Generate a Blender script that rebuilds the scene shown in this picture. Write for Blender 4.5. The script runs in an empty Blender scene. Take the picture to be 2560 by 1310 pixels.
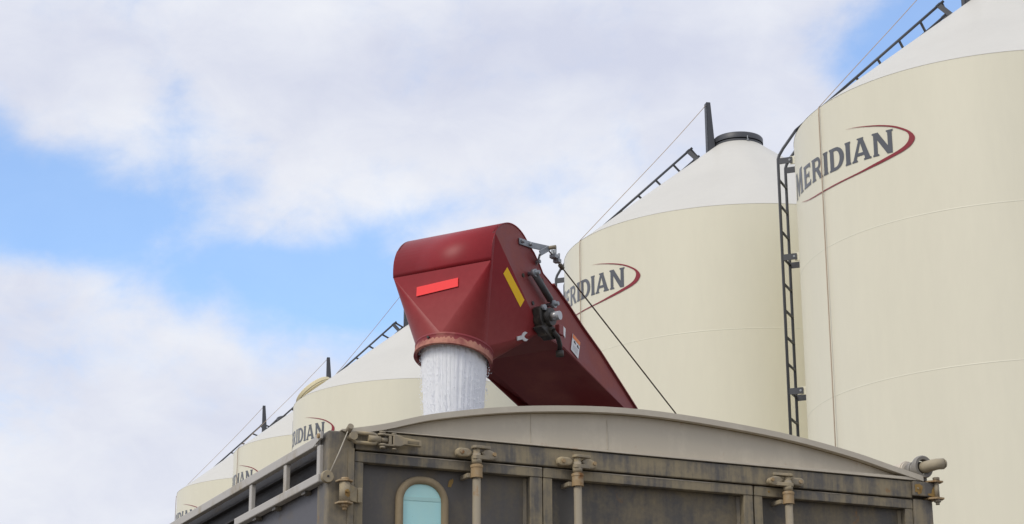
import bpy, bmesh, math, random
from mathutils import Vector, Matrix
random.seed(7)
R_ = math.radians
sc = bpy.context.scene
COL = sc.collection

# ------------------------------------------------------------------ camera
cam = bpy.data.cameras.new('camera')
cam.sensor_width = 36.0
cam.lens = 36.0 * 5017.5 / 2560.0
cam.clip_start = 0.05
cam.clip_end = 5000
co = bpy.data.objects.new('camera', cam); COL.objects.link(co)
co.matrix_world = (Matrix.Translation((0, 0, 1.7)) @ Matrix.Rotation(R_(90 + 17.2637), 4, 'X')
                   @ Matrix.Rotation(R_(-0.2625), 4, 'Z'))
sc.camera = co

# ------------------------------------------------------------------ light
SUN_EL, SUN_AZ = 45.0, 226.0          # azimuth clockwise from +Y; the sun stands behind the camera, to the left
sd = Vector((math.sin(R_(SUN_AZ)) * math.cos(R_(SUN_EL)), math.cos(R_(SUN_AZ)) * math.cos(R_(SUN_EL)), math.sin(R_(SUN_EL))))
sun = bpy.data.lights.new('sun', 'SUN'); sun.energy = 1.5; sun.angle = R_(22); sun.color = (1.0, 0.94, 0.84)
so = bpy.data.objects.new('sun', sun); COL.objects.link(so)
so.rotation_euler = (-sd).to_track_quat('-Z', 'Y').to_euler()

world = bpy.data.worlds.new('World'); sc.world = world; world.use_nodes = True
nt = world.node_tree; N = nt.nodes; Lk = nt.links
for n in list(N): N.remove(n)
def mth(op, a, b=None, c=None, clamp=False):
    n = N.new('ShaderNodeMath'); n.operation = op; n.use_clamp = clamp
    for i, x in enumerate((a, b, c)):
        if x is None: continue
        if isinstance(x, (int, float)): n.inputs[i].default_value = x
        else: Lk.new(x, n.inputs[i])
    return n.outputs[0]
tc = N.new('ShaderNodeTexCoord')
DIR = tc.outputs['Generated']
def dotv(vec):
    n = N.new('ShaderNodeVectorMath'); n.operation = 'DOT_PRODUCT'
    Lk.new(DIR, n.inputs[0]); n.inputs[1].default_value = vec
    return n.outputs['Value']
# the bank of clouds is laid out round one fixed compass direction (north, 17 degrees up)
p_ = R_(17.2637)
CX = dotv((1, 0, 0)); CY = dotv((0, -math.sin(p_), math.cos(p_)))
def noise(scale, detail, rough, sx=1.0, sz=1.0, off=(0, 0, 0), dist=0.0):
    m = N.new('ShaderNodeMapping'); Lk.new(DIR, m.inputs[0])
    m.inputs['Scale'].default_value = (sx, 1.0, sz); m.inputs['Location'].default_value = off
    n = N.new('ShaderNodeTexNoise'); Lk.new(m.outputs[0], n.inputs['Vector'])
    n.inputs['Scale'].default_value = scale; n.inputs['Detail'].default_value = detail
    n.inputs['Roughness'].default_value = rough; n.inputs['Distortion'].default_value = dist
    return n.outputs['Fac']
def blob(px, py, rx, ry, ang, amp):
    a0 = (px - 1280) / 5017.5; b0 = (655 - py) / 5017.5
    d = math.sqrt(1 + a0 * a0 + b0 * b0); a0 /= d; b0 /= d
    dx = mth('SUBTRACT', CX, a0); dy = mth('SUBTRACT', CY, b0)
    c, s = math.cos(R_(ang)), math.sin(R_(ang))
    u = mth('ADD', mth('MULTIPLY', dx, c * 5017.5 / rx), mth('MULTIPLY', dy, s * 5017.5 / rx))
    v = mth('ADD', mth('MULTIPLY', dx, -s * 5017.5 / ry), mth('MULTIPLY', dy, c * 5017.5 / ry))
    q = mth('ADD', mth('MULTIPLY', u, u), mth('MULTIPLY', v, v))
    return mth('MULTIPLY', mth('POWER', 2.718, mth('MULTIPLY', q, -1.0)), amp)
BLUE = [(500, 860, 700, 230, 0, 0.30), (1250, 500, 200, 60, 15, 0.22), (20, 470, 330, 175, 0, 1.0), (230, 560, 260, 130, -15, 0.75), (640, 665, 340, 125, -12, 0.85), (900, 700, 230, 150, 0, 0.75),
        (0, 330, 150, 90, 0, 0.45), (430, 290, 60, 150, 0, 0.28), (520, 480, 160, 70, 25, 0.35), (1050, 545, 160, 60, 20, 0.30),
        (2235, 110, 170, 140, 40, 0.85), (2420, 0, 130, 110, 30, 0.8), (2130, 190, 110, 80, 60, 0.35),
        (80, 320, 60, 40, 0, -0.35), (440, 560, 170, 90, 0, -0.40), (160, 690, 190, 50, 0, -0.25), (720, 590, 110, 60, -20, -0.25),
        (300, 340, 160, 90, 20, -0.2), (1010, 640, 160, 60, -15, -0.2), (250, 470, 90, 40, 30, -0.25)]
tot = None
for b in BLUE:
    o = blob(*b); tot = o if tot is None else mth('ADD', tot, o)
n1 = noise(9.0, 7, 0.58, 1.0, 1.6, (3.1, 0, 1.7), 0.25)
n2 = noise(30.0, 6, 0.6, 1.0, 1.3, (1.1, 2, 0.3), 0.3)
fray = mth('ADD', mth('MULTIPLY', mth('SUBTRACT', n1, 0.5), 2.1), mth('MULTIPLY', mth('SUBTRACT', n2, 0.5), 1.05))
front = mth('MULTIPLY', mth('GREATER_THAN', dotv((0, 1, 0)), 0), 1)
tot = mth('MULTIPLY', tot, front)
msk = N.new('ShaderNodeMapRange'); msk.interpolation_type = 'SMOOTHSTEP'
Lk.new(mth('ADD', tot, mth('MULTIPLY', fray, 0.9)), msk.inputs[0])
msk.inputs[1].default_value = 0.02; msk.inputs[2].default_value = 1.12
bluefac = mth('MULTIPLY', msk.outputs[0], 0.78)
# cloud brightness: bright heads and lavender grey undersides
CLB = [(820, 380, 420, 260, 0, 0.40), (300, 300, 260, 120, 0, 0.30), (1000, 480, 260, 120, 0, 0.2), (1150, 170, 430, 130, 10, -0.5),
       (1550, 120, 420, 160, 0, -0.25), (150, 60, 420, 90, 0, -0.25), (900, 40, 350, 90, 0, 0.25), (1900, 260, 320, 220, 0, -0.15),
       (1500, 450, 300, 160, 0, 0.15), (200, 1000, 700, 260, 0, 0.10), (1850, 40, 160, 70, 0, 0.3)]
cl = None
for b in CLB:
    o = blob(*b); cl = o if cl is None else mth('ADD', cl, o)
n3 = noise(7.0, 6, 0.5, 1.0, 1.7, (7.0, 1, 4.4), 0.2)
n4 = noise(26.0, 8, 0.62, 1.0, 1.5, (2.0, 5, 1.4), 0.4)
clf = mth('ADD', mth('ADD', mth('ADD', 0.42, mth('MULTIPLY', cl, 0.75)), mth('MULTIPLY', mth('SUBTRACT', n3, 0.5), 1.5)), mth('MULTIPLY', mth('SUBTRACT', n4, 0.5), 0.7), clamp=True)
ramp = N.new('ShaderNodeValToRGB'); Lk.new(clf, ramp.inputs[0])
ramp.color_ramp.elements[0].color = (0.57, 0.60, 0.72, 1); ramp.color_ramp.elements[0].position = 0.0
ramp.color_ramp.elements[1].color = (0.80, 0.815, 0.85, 1); ramp.color_ramp.elements[1].position = 1.0
sky = N.new('ShaderNodeTexSky'); sky.sky_type = 'NISHITA'; sky.sun_disc = False
sky.sun_elevation = R_(SUN_EL); sky.sun_rotation = R_(SUN_AZ); sky.air_density = 1.0; sky.dust_density = 0.6; sky.ozone_density = 1.6
bg1 = N.new('ShaderNodeBackground'); tn = N.new('ShaderNodeMix'); tn.data_type = 'RGBA'; tn.blend_type = 'MULTIPLY'; tn.inputs[0].default_value = 1.0
Lk.new(sky.outputs[0], tn.inputs[6]); tn.inputs[7].default_value = (0.88, 1.17, 1.40, 1)
Lk.new(tn.outputs[2], bg1.inputs[0]); bg1.inputs[1].default_value = 0.15
bg2 = N.new('ShaderNodeBackground'); Lk.new(ramp.outputs[0], bg2.inputs[0]); bg2.inputs[1].default_value = 1.0
mx = N.new('ShaderNodeMixShader'); Lk.new(bluefac, mx.inputs[0]); Lk.new(bg2.outputs[0], mx.inputs[1]); Lk.new(bg1.outputs[0], mx.inputs[2])
wo = N.new('ShaderNodeOutputWorld'); Lk.new(mx.outputs[0], wo.inputs[0])

sc.view_settings.view_transform = 'Standard'; sc.view_settings.look = 'None'
sc.view_settings.exposure = 0.20; sc.view_settings.gamma = 1.0
sc.render.engine = 'CYCLES'

# ------------------------------------------------------------------ materials
def new_mat(name):
    m = bpy.data.materials.new(name); m.use_nodes = True
    return m, m.node_tree.nodes, m.node_tree.links, m.node_tree.nodes['Principled BSDF']
def mat_noise(nn, ll, coord, scale, detail=5, rough=0.55, sc3=(1, 1, 1), loc=(0, 0, 0)):
    mp = nn.new('ShaderNodeMapping'); ll.new(coord, mp.inputs[0]); mp.inputs['Scale'].default_value = sc3; mp.inputs['Location'].default_value = loc
    n = nn.new('ShaderNodeTexNoise'); ll.new(mp.outputs[0], n.inputs['Vector'])
    n.inputs['Scale'].default_value = scale; n.inputs['Detail'].default_value = detail; n.inputs['Roughness'].default_value = rough
    return n.outputs['Fac']
def mrange(nn, ll, v, a, b, lo=0.0, hi=1.0):
    r = nn.new('ShaderNodeMapRange'); ll.new(v, r.inputs[0])
    r.inputs[1].default_value = a; r.inputs[2].default_value = b; r.inputs[3].default_value = lo; r.inputs[4].default_value = hi
    return r.outputs[0]
def mixc(nn, ll, f, a, b):
    m = nn.new('ShaderNodeMix'); m.data_type = 'RGBA'
    if isinstance(f, float): m.inputs[0].default_value = f
    else: ll.new(f, m.inputs[0])
    for i, x in ((6, a), (7, b)):
        if isinstance(x, tuple): m.inputs[i].default_value = (*x, 1)
        else: ll.new(x, m.inputs[i])
    return m.outputs[2]
def dirty(name, base, dust, amt=0.5, rust=0.0, rough=0.55, streak=(14, 14, 1.3), metallic=0.0, bump=0.15, fine=60, rustcol=(0.26, 0.13, 0.035), loc=(0, 0, 0)):
    """worn paint: base colour, dust in run-down streaks and blotches, rust where asked for"""
    m, nn, ll, bs = new_mat(name)
    t = nn.new('ShaderNodeTexCoord').outputs['Object']
    a = mat_noise(nn, ll, t, 1.0, 6, 0.62, streak, loc)
    b = mat_noise(nn, ll, t, 5.0, 6, 0.6, (1, 1, 1), loc)
    f = mat_noise(nn, ll, t, fine, 4, 0.6)
    ad = nn.new('ShaderNodeMath'); ad.operation = 'ADD'; ll.new(a, ad.inputs[0]); ll.new(b, ad.inputs[1])
    ad2 = nn.new('ShaderNodeMath'); ad2.operation = 'MULTIPLY_ADD'; ll.new(f, ad2.inputs[0]); ad2.inputs[1].default_value = 0.25; ll.new(ad.outputs[0], ad2.inputs[2])
    k = mrange(nn, ll, ad2.outputs[0], 1.33 - 0.42 * amt, 1.62 - 0.42 * amt)
    c = mixc(nn, ll, k, base, dust)
    if rust > 0:
        r = mat_noise(nn, ll, t, 9.0, 7, 0.65, (1, 1, 0.7), (4, 2, 1))
        rf = mrange(nn, ll, r, 0.66 - 0.3 * rust, 0.74 - 0.3 * rust)
        c = mixc(nn, ll, rf, c, rustcol)
    ll.new(c, bs.inputs['Base Color'])
    ll.new(mrange(nn, ll, k, 0, 1, rough, min(1, rough + 0.3)), bs.inputs['Roughness'])
    bs.inputs['Metallic'].default_value = metallic
    if bump:
        bp = nn.new('ShaderNodeBump'); bp.inputs['Strength'].default_value = bump; bp.inputs['Distance'].default_value = 0.004
        ll.new(ad2.outputs[0], bp.inputs['Height']); ll.new(bp.outputs[0], bs.inputs['Normal'])
    return m
def paint(name, base, var=0.08, rough=0.3, scale=0.8, sc3=(1, 1, 0.25), spec=0.5, dust=None, dz=None):
    m, nn, ll, bs = new_mat(name)
    t = nn.new('ShaderNodeTexCoord').outputs['Object']
    n = mat_noise(nn, ll, t, scale, 6, 0.55, sc3)
    n2 = mat_noise(nn, ll, t, scale * 14, 4, 0.6, sc3)
    mid = nn.new('ShaderNodeMath'); mid.operation = 'MULTIPLY_ADD'; ll.new(n2, mid.inputs[0]); mid.inputs[1].default_value = 0.35; ll.new(n, mid.inputs[2])
    k = mrange(nn, ll, mid.outputs[0], 0.42, 0.95)
    c = mixc(nn, ll, k, tuple(min(1, x * (1 + var)) for x in base), tuple(x * (1 - var) for x in base))
    if dust:                         # a dust film over part of the height, ragged at its edge
        sp = nn.new('ShaderNodeSeparateXYZ'); ll.new(t, sp.inputs[0])
        w = nn.new('ShaderNodeMath'); w.operation = 'MULTIPLY_ADD'; ll.new(n2, w.inputs[0]); w.inputs[1].default_value = 0.12; ll.new(sp.outputs[2], w.inputs[2])
        c = mixc(nn, ll, mrange(nn, ll, w.outputs[0], dz[0], dz[1], dz[2], dz[3]), c, dust)
    ll.new(c, bs.inputs['Base Color']); bs.inputs['Roughness'].default_value = rough
    bs.inputs['Specular IOR Level'].default_value = spec
    bp = nn.new('ShaderNodeBump'); bp.inputs['Strength'].default_value = 0.04; bp.inputs['Distance'].default_value = 0.02
    ll.new(n, bp.inputs['Height']); ll.new(bp.outputs[0], bs.inputs['Normal'])
    return m
M = {}
M['cream'] = paint('cream_paint', (0.79, 0.755, 0.60), 0.045, 0.42, 0.9, (1, 1, 0.22))
M['roof'] = paint('white_roof_paint', (0.595, 0.58, 0.53), 0.045, 0.45, 0.9, (1, 1, 1))
M['seam'] = paint('weld_seam_paint', (0.76, 0.735, 0.59), 0.03, 0.45, 3)
M['hatch'] = paint('cream_hatch_paint', (0.70, 0.62, 0.40), 0.06, 0.4, 6)
M['dark_steel'] = paint('dark_grey_steel', (0.055, 0.058, 0.066), 0.15, 0.45, 6)
M['letter'] = paint('letter_grey', (0.10, 0.107, 0.122), 0.06, 0.35, 3)
M['swoosh'] = paint('swoosh_red', (0.26, 0.02, 0.03), 0.08, 0.35, 3)
M['rope'] = paint('pull_rope', (0.44, 0.34, 0.25), 0.15, 0.8, 20)
M['red'] = paint('dark_red_paint', (0.262, 0.018, 0.024), 0.16, 0.40, 2.6, (1, 1, 1), 0.22, (0.36, 0.13, 0.11), (4.40, 4.02, 0.0, 0.42))
M['red_side'] = dirty('dark_red_worn_paint', (0.215, 0.030, 0.028), (0.30, 0.085, 0.068), 0.55, 0.0, 0.5, (3, 3, 3), bump=0.05)
M['rim_top'] = dirty('dusty_red_rim', (0.24, 0.024, 0.03), (0.36, 0.12, 0.10), 0.55, 0.0, 0.55, (5, 5, 5), bump=0.05)
M['rim'] = dirty('dusty_rim', (0.22, 0.03, 0.035), (0.50, 0.23, 0.165), 0.9, 0.0, 0.6, (6, 6, 1.5), bump=0.05)
M['red_tape'] = paint('red_reflective_tape', (1.0, 0.042, 0.04), 0.04, 0.3, 30)
M['yellow_tape'] = paint('amber_reflective_tape', (1.0, 0.60, 0.0), 0.02, 0.35, 30)
M['galv'] = dirty('galvanised_bar', (0.27, 0.29, 0.31), (0.40, 0.41, 0.40), 0.4, 0.0, 0.45, (20, 20, 20), metallic=0.3, bump=0.05)
M['grease'] = dirty('greasy_casting', (0.028, 0.024, 0.020), (0.12, 0.10, 0.07), 0.35, 0.1, 0.5, (12, 12, 12))
M['shaft'] = dirty('bright_shaft', (0.42, 0.42, 0.42), (0.25, 0.2, 0.15), 0.25, 0.0, 0.3, (20, 20, 20), metallic=0.5)
M['strut'] = dirty('dark_damper', (0.07, 0.072, 0.075), (0.17, 0.16, 0.15), 0.3, 0.0, 0.4, (20, 20, 20))
M['sticker'] = paint('white_sticker', (0.72, 0.72, 0.72), 0.05, 0.4, 30)
M['orange'] = paint('orange_sticker', (0.80, 0.20, 0.02), 0.05, 0.4, 30)
M['ink'] = paint('sticker_ink', (0.06, 0.06, 0.06), 0.05, 0.5, 30)
M['ink_pale'] = paint('sticker_print', (0.36, 0.36, 0.37), 0.05, 0.5, 30)
M['cable'] = dirty('steel_cable', (0.07, 0.055, 0.04), (0.15, 0.11, 0.07), 0.5, 0.0, 0.55, (50, 50, 50))
M['grain'] = paint('white_granules', (0.89, 0.905, 0.95), 0.05, 0.9, 9, (1, 1, 0.06), 0.1)
M['grain'].node_tree.nodes['Principled BSDF'].inputs['Subsurface Weight'].default_value = 0.6
M['grain'].node_tree.nodes['Principled BSDF'].inputs['Subsurface Radius'].default_value = (0.05, 0.05, 0.05)
# trailer
M['tr_grey'] = dirty('dusty_grey_paint', (0.112, 0.102, 0.089), (0.27, 0.225, 0.148), 0.80, 0.05, 0.5, (16, 16, 1.6))
M['tr_header'] = dirty('streaked_grey_paint', (0.104, 0.095, 0.082), (0.275, 0.228, 0.145), 0.92, 0.02, 0.5, (26, 26, 2.6), loc=(3, 1, 2))
M['tr_panel'] = dirty('dark_door_panel', (0.085, 0.077, 0.065), (0.235, 0.19, 0.115), 0.70, 0.02, 0.5, (7, 7, 0.9))
M['tr_panel_clean'] = dirty('dark_door_panel_left', (0.098, 0.089, 0.079), (0.175, 0.146, 0.10), 0.45, 0.0, 0.5, (7, 7, 0.9))
M['tan'] = dirty('dusty_tan_end_cap', (0.535, 0.48, 0.38), (0.62, 0.56, 0.45), 0.55, 0.17, 0.6, (9, 9, 1.2), bump=0.08, rustcol=(0.48, 0.35, 0.24))
M['tan_edge'] = dirty('pale_tan_edge', (0.51, 0.46, 0.37), (0.59, 0.54, 0.44), 0.5, 0.0, 0.55, (9, 9, 9), bump=0.05)
M['hardware'] = dirty('dusty_hardware', (0.27, 0.23, 0.165), (0.42, 0.34, 0.205), 0.65, 0.06, 0.65, (18, 18, 8))
M['rusty'] = dirty('rusty_collar', (0.36, 0.25, 0.13), (0.42, 0.37, 0.28), 0.45, 0.30, 0.75, (18, 18, 18), rustcol=(0.21, 0.095, 0.025))
M['rod'] = dirty('dusty_lock_rod', (0.28, 0.24, 0.175), (0.37, 0.31, 0.215), 0.5, 0.12, 0.6, (20, 20, 3))
M['rail'] = dirty('pale_aluminium_rail', (0.46, 0.435, 0.395), (0.37, 0.32, 0.24), 0.35, 0.0, 0.45, (6, 6, 6), bump=0.05)
M['gasket'] = dirty('dusty_rubber_gasket', (0.29, 0.225, 0.135), (0.37, 0.29, 0.18), 0.5, 0.0, 0.8, (10, 10, 4), bump=0.1)
M['black'] = dirty('black_side_sheet', (0.022, 0.020, 0.020), (0.055, 0.047, 0.040), 0.4, 0.0, 0.6, (3, 3, 9))
M['side'] = dirty('blotchy_side_sheet', (0.085, 0.083, 0.092), (0.165, 0.15, 0.135), 0.55, 0.0, 0.5, (5, 5, 5))
M['rubber'] = dirty('black_rubber', (0.03, 0.03, 0.03), (0.07, 0.065, 0.06), 0.3, 0.0, 0.8, (5, 5, 5))
M['pvc'] = dirty('grey_pipe_fitting', (0.23, 0.215, 0.19), (0.33, 0.29, 0.225), 0.4, 0.0, 0.5, (10, 10, 10), bump=0.05)
M['tarp'] = dirty('rolled_cream_tarp', (0.60, 0.54, 0.45), (0.45, 0.30, 0.18), 0.40, 0.0, 0.7, (9, 9, 9))
M['handle'] = dirty('tan_crank_pipe', (0.34, 0.29, 0.20), (0.42, 0.36, 0.25), 0.5, 0.0, 0.6, (10, 10, 10), bump=0.05)
M['pale_rim_light'] = dirty('pale_rim_light', (0.33, 0.29, 0.225), (0.40, 0.36, 0.29), 0.5, 0.0, 0.9, (30, 30, 30))  # strip colour that paints rim light on the door rails
M['dirt_shadow'] = dirty('brown_dirt_and_shadow', (0.22, 0.155, 0.065), (0.30, 0.22, 0.11), 0.4, 0.0, 0.9, (12, 12, 12))  # sill grime; also paints the gap shadow under the cap lip
M['stain'] = dirty('rust_stain', (0.30, 0.19, 0.06), (0.19, 0.11, 0.035), 0.5, 0.0, 0.85, (30, 30, 30))
M['cord'] = paint('pale_cord', (0.50, 0.46, 0.38), 0.1, 0.8, 20)
def pane_mat():
    m, nn, ll, bs = new_mat('aqua_window_pane')
    t = nn.new('ShaderNodeTexCoord').outputs['Object']
    n = mat_noise(nn, ll, t, 4, 5, 0.6, (1, 1, 0.5)); n2 = mat_noise(nn, ll, t, 120, 3, 0.6)
    c = mixc(nn, ll, mrange(nn, ll, n, 0.35, 0.65), (0.50, 0.80, 0.745), (0.40, 0.76, 0.78))
    c = mixc(nn, ll, mrange(nn, ll, n2, 0.72, 0.78), c, (0.30, 0.36, 0.32))
    ll.new(c, bs.inputs['Base Color']); bs.inputs['Roughness'].default_value = 0.18
    return m
M['pane'] = pane_mat()
M['pane_band'] = paint('aqua_band', (0.42, 0.69, 0.655), 0.04, 0.3, 10)
def ground_mat():
    m, nn, ll, bs = new_mat('gravel_yard')
    t = nn.new('ShaderNodeTexCoord').outputs['Object']
    n = mat_noise(nn, ll, t, 0.3, 8, 0.6); n2 = mat_noise(nn, ll, t, 30, 4, 0.7)
    c = mixc(nn, ll, n, (0.11, 0.096, 0.077), (0.18, 0.16, 0.132)); c = mixc(nn, ll, mrange(nn, ll, n2, 0.3, 0.7, 0, 0.5), c, (0.085, 0.075, 0.063))
    ll.new(c, bs.inputs['Base Color']); bs.inputs['Roughness'].default_value = 0.95
    return m
M['ground'] = ground_mat()

# ------------------------------------------------------------------ mesh helpers
class MB:
    def __init__(s): s.bm = bmesh.new()
    def quadbox(s, x0, x1, y0, y1, z0, z1, bev=0.0):
        b = bmesh.new()
        vs = [b.verts.new((x, y, z)) for z in (z0, z1) for y in (y0, y1) for x in (x0, x1)]
        for f in ((0, 2, 3, 1), (4, 5, 7, 6), (0, 1, 5, 4), (2, 6, 7, 3), (0, 4, 6, 2), (1, 3, 7, 5)): b.faces.new([vs[i] for i in f])
        if bev: bmesh.ops.bevel(b, geom=b.edges[:], offset=bev, segments=2, affect='EDGES', profile=0.5)
        s._add(b); return s
    def _add(s, b):
        b.normal_update()
        mp = {v: s.bm.verts.new(v.co) for v in b.verts}
        for f in b.faces:
            try:
                g = s.bm.faces.new([mp[v] for v in f.verts]); g.smooth = f.smooth
            except ValueError: pass
        b.free()
    def prism(s, pts, vec, bev=0.0):
        """closed outline (3D points) extruded along vec"""
        b = bmesh.new(); vec = Vector(vec)
        a = [b.verts.new(p) for p in pts]; c = [b.verts.new(Vector(p) + vec) for p in pts]
        n = len(pts)
        b.faces.new(a); b.faces.new(c[::-1])
        for i in range(n): b.faces.new([a[(i + 1) % n], a[i], c[i], c[(i + 1) % n]])
        bmesh.ops.recalc_face_normals(b, faces=b.faces[:])
        if bev: bmesh.ops.bevel(b, geom=b.edges[:], offset=bev, segments=2, affect='EDGES', profile=0.5)
        s._add(b); return s
    def tube(s, path, r, n=10, cap=True, closed=False):
        path = [Vector(p) for p in path]; rr = r if isinstance(r, (list, tuple)) else [r] * len(path)
        rings = []; up = None; b = bmesh.new(); L = len(path)
        for i, p in enumerate(path):
            if closed: t = path[(i + 1) % L] - path[i - 1]
            else: t = path[min(i + 1, L - 1)] - path[max(i - 1, 0)]
            t.normalize()
            if up is None:
                up = Vector((0, 0, 1)) if abs(t.z) < 0.9 else Vector((1, 0, 0))
            x = t.cross(up).normalized(); up = x.cross(t).normalized()
            rings.append([b.verts.new(p + rr[i] * (math.cos(2 * math.pi * k / n) * x + math.sin(2 * math.pi * k / n) * up)) for k in range(n)])
        m = L if closed else L - 1
        for i in range(m):
            A, B = rings[i], rings[(i + 1) % L]
            for k in range(n):
                f = b.faces.new([A[k], A[(k + 1) % n], B[(k + 1) % n], B[k]]); f.smooth = True
        if cap and not closed: b.faces.new(rings[0][::-1]); b.faces.new(rings[-1])
        bmesh.ops.recalc_face_normals(b, faces=b.faces[:])
        s._add(b); return s
    def cyl(s, a, c, r, n=16, r2=None): return s.tube([a, c], [r, r if r2 is None else r2], n)
    def lathe(s, prof, n=96, origin=(0, 0, 0), smooth=True, rfun=None, cap0=False, cap1=False):
        b = bmesh.new(); rings = []
        for (r, z) in prof:
            ring = []
            for k in range(n):
                a = 2 * math.pi * k / n; q = r if rfun is None else rfun(r, z, a)
                ring.append(b.verts.new((origin[0] + q * math.cos(a), origin[1] + q * math.sin(a), origin[2] + z)))
            rings.append(ring)
        for A, B in zip(rings, rings[1:]):
            for k in range(n):
                f = b.faces.new([A[k], A[(k + 1) % n], B[(k + 1) % n], B[k]]); f.smooth = smooth
        if cap0: b.faces.new(rings[0][::-1])
        if cap1: b.faces.new(rings[-1])
        bmesh.ops.recalc_face_normals(b, faces=b.faces[:])
        s._add(b); return s
    def face(s, pts, smooth=False):
        f = s.bm.faces.new([s.bm.verts.new(p) for p in pts]); f.smooth = smooth; return s
    def build(s, name, mat, parent=None, sharp=None):
        me = bpy.data.meshes.new(name); s.bm.normal_update(); s.bm.to_mesh(me); s.bm.free()
        me.materials.append(mat)
        if sharp:
            me.set_sharp_from_angle(angle=R_(sharp))
        o = bpy.data.objects.new(name, me); COL.objects.link(o)
        if parent is not None: o.parent = parent
        return o
def thing(name, label, cat, loc=(0, 0, 0), rz=0.0, group=None):
    o = bpy.data.objects.new(name, None); COL.objects.link(o); o.empty_display_size = 0.3
    o.location = loc; o.rotation_euler = (0, 0, rz); o['label'] = label; o['category'] = cat
    if group: o['group'] = group
    return o
def arc(cx, cy, r, a0, a1, n):
    return [(cx + r * math.cos(R_(a0 + (a1 - a0) * i / n)), cy + r * math.sin(R_(a0 + (a1 - a0) * i / n))) for i in range(n + 1)]

# ------------------------------------------------------------------ ground
g = MB(); g.face([(-1500, -1500, 0), (1500, -1500, 0), (1500, 1500, 0), (-1500, 1500, 0)])
go = g.build('ground', M['ground']); go['kind'] = 'structure'; go['label'] = 'gravel yard'

# ------------------------------------------------------------------ silos
SR, EZ, APX = 2.42937, 9.80, 1.89272       # radius, eave height, apex above eave
# letters, each in a unit box; later stretched to its measured arc
def serif_I(x0, x1, f): return [(x0 - f, 0), (x1 + f, 0), (x1 + f, .06), (x1, .11), (x1, .89), (x1 + f, .94), (x1 + f, 1), (x0 - f, 1), (x0 - f, .94), (x0, .89), (x0, .11), (x0 - f, .06)]
GL = {}
GL['I'] = [serif_I(.12, .88, .12)]
GL['E'] = [[(0, 0), (.97, 0), (1.0, .24), (.93, .24), (.86, .16), (.36, .14), (.36, .44), (.70, .44), (.74, .37), (.80, .37), (.80, .65), (.74, .65), (.70, .58), (.36, .58), (.36, .86), (.84, .84), (.90, .77), (.97, .77), (.95, 1), (0, 1), (0, .94), (.06, .90), (.06, .10), (0, .06)]]
bowl_o = arc(.56, .71, .29, 90, -60, 10); bowl_i = arc(.54, .71, .145, 90, -90, 8)
GL['R'] = [[(0, 0), (.40, 0), (.40, .06), (.34, .11), (.34, .42), (.44, .42), (.74, .05), (.74, 0), (1.05, 0), (1.05, .06), (.99, .09), (.70, .455)] + [(x * 1.08 - .03, y) for x, y in bowl_o[::-1]] + [(0, 1), (0, .94), (.06, .90), (.06, .10), (0, .06)],
           [(.34, .565)] + [(x * 1.02, y) for x, y in bowl_i[::-1]] + [(.34, .855)]]
Do = [(.44 + .56 * math.cos(R_(a)), .5 + .5 * math.sin(R_(a))) for a in range(-90, 91, 10)]
Di = [(.44 + .28 * math.cos(R_(a)), .5 + .36 * math.sin(R_(a))) for a in range(-90, 91, 10)]
GL['D'] = [[(0, 0)] + Do + [(0, 1), (0, .94), (.06, .90), (.06, .10), (0, .06)], [(.32, .14)] + Di + [(.32, .86)]]
GL['A'] = [[(-.02, 0), (.30, 0), (.30, .06), (.24, .09), (.285, .23), (.66, .23), (.70, .09), (.64, .06), (.64, 0), (1.04, 0), (1.04, .06), (.97, .10), (.64, .94), (.66, .96), (.66, 1), (.30, 1), (.30, .95), (.38, .92), (.06, .10), (-.02, .06)],
           [(.325, .36), (.475, .78), (.61, .36)]]
GL['N'] = [[(0, 0), (.32, 0), (.32, .06), (.25, .10), (.25, .68), (.74, 0), (1.0, 0), (1.0, .90), (1.06, .94), (1.06, 1), (.72, 1), (.72, .94), (.78, .90), (.78, .35), (.30, 1), (0, 1), (-.03, .95), (.05, .90), (.05, .10), (0, .06)]]
GL['M'] = [[(0, 0), (.24, 0), (.24, .05), (.19, .08), (.22, .66), (.46, 0), (.56, 0), (.78, .66), (.80, .08), (.75, .05), (.75, 0), (1.03, 0), (1.03, .05), (.97, .08), (.92, .92), (.97, .95), (.97, 1), (.72, 1), (.52, .42), (.30, 1), (.03, 1), (.03, .95), (.09, .92), (.05, .08), (0, .05)]]
WORD = [('M', -183.4, -173.7, 1.17), ('E', -172.3, -166.9, 1.0), ('R', -166.0, -160.2, 1.0), ('I', -159.3, -157.1, 1.0), ('D', -156.4, -150.2, 1.0),
        ('I', -149.7, -147.6, 1.0), ('A', -147.1, -140.9, 1.0), ('N', -140.1, -134.2, 1.0)]
def base_depth(a): return 0.866 - (-134.0 - a) * 0.0023
def catmull(p, n=6):
    out = []
    for i in range(len(p) - 1):
        a, b, c, d = p[max(i - 1, 0)], p[i], p[i + 1], p[min(i + 2, len(p) - 1)]
        for k in range(n):
            t = k / n
            out.append(tuple(0.5 * (2 * b[j] + (c[j] - a[j]) * t + (2 * a[j] - 5 * b[j] + 4 * c[j] - d[j]) * t * t + (3 * b[j] - a[j] - 3 * c[j] + d[j]) * t ** 3) for j in (0, 1)))
    out.append(p[-1]); return out
SW_O = catmull([(-149.3, .423), (-145.4, .448), (-141.78, .481), (-137.76, .522), (-134.01, .572), (-131.3, .626), (-129.0, .692), (-127.9, .765), (-128.8, .832), (-130.7, .876), (-133.34, .907), (-138.5, .947), (-147.15, .978), (-159.64, .979), (-169, .945), (-176.5, .86)])
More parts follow.
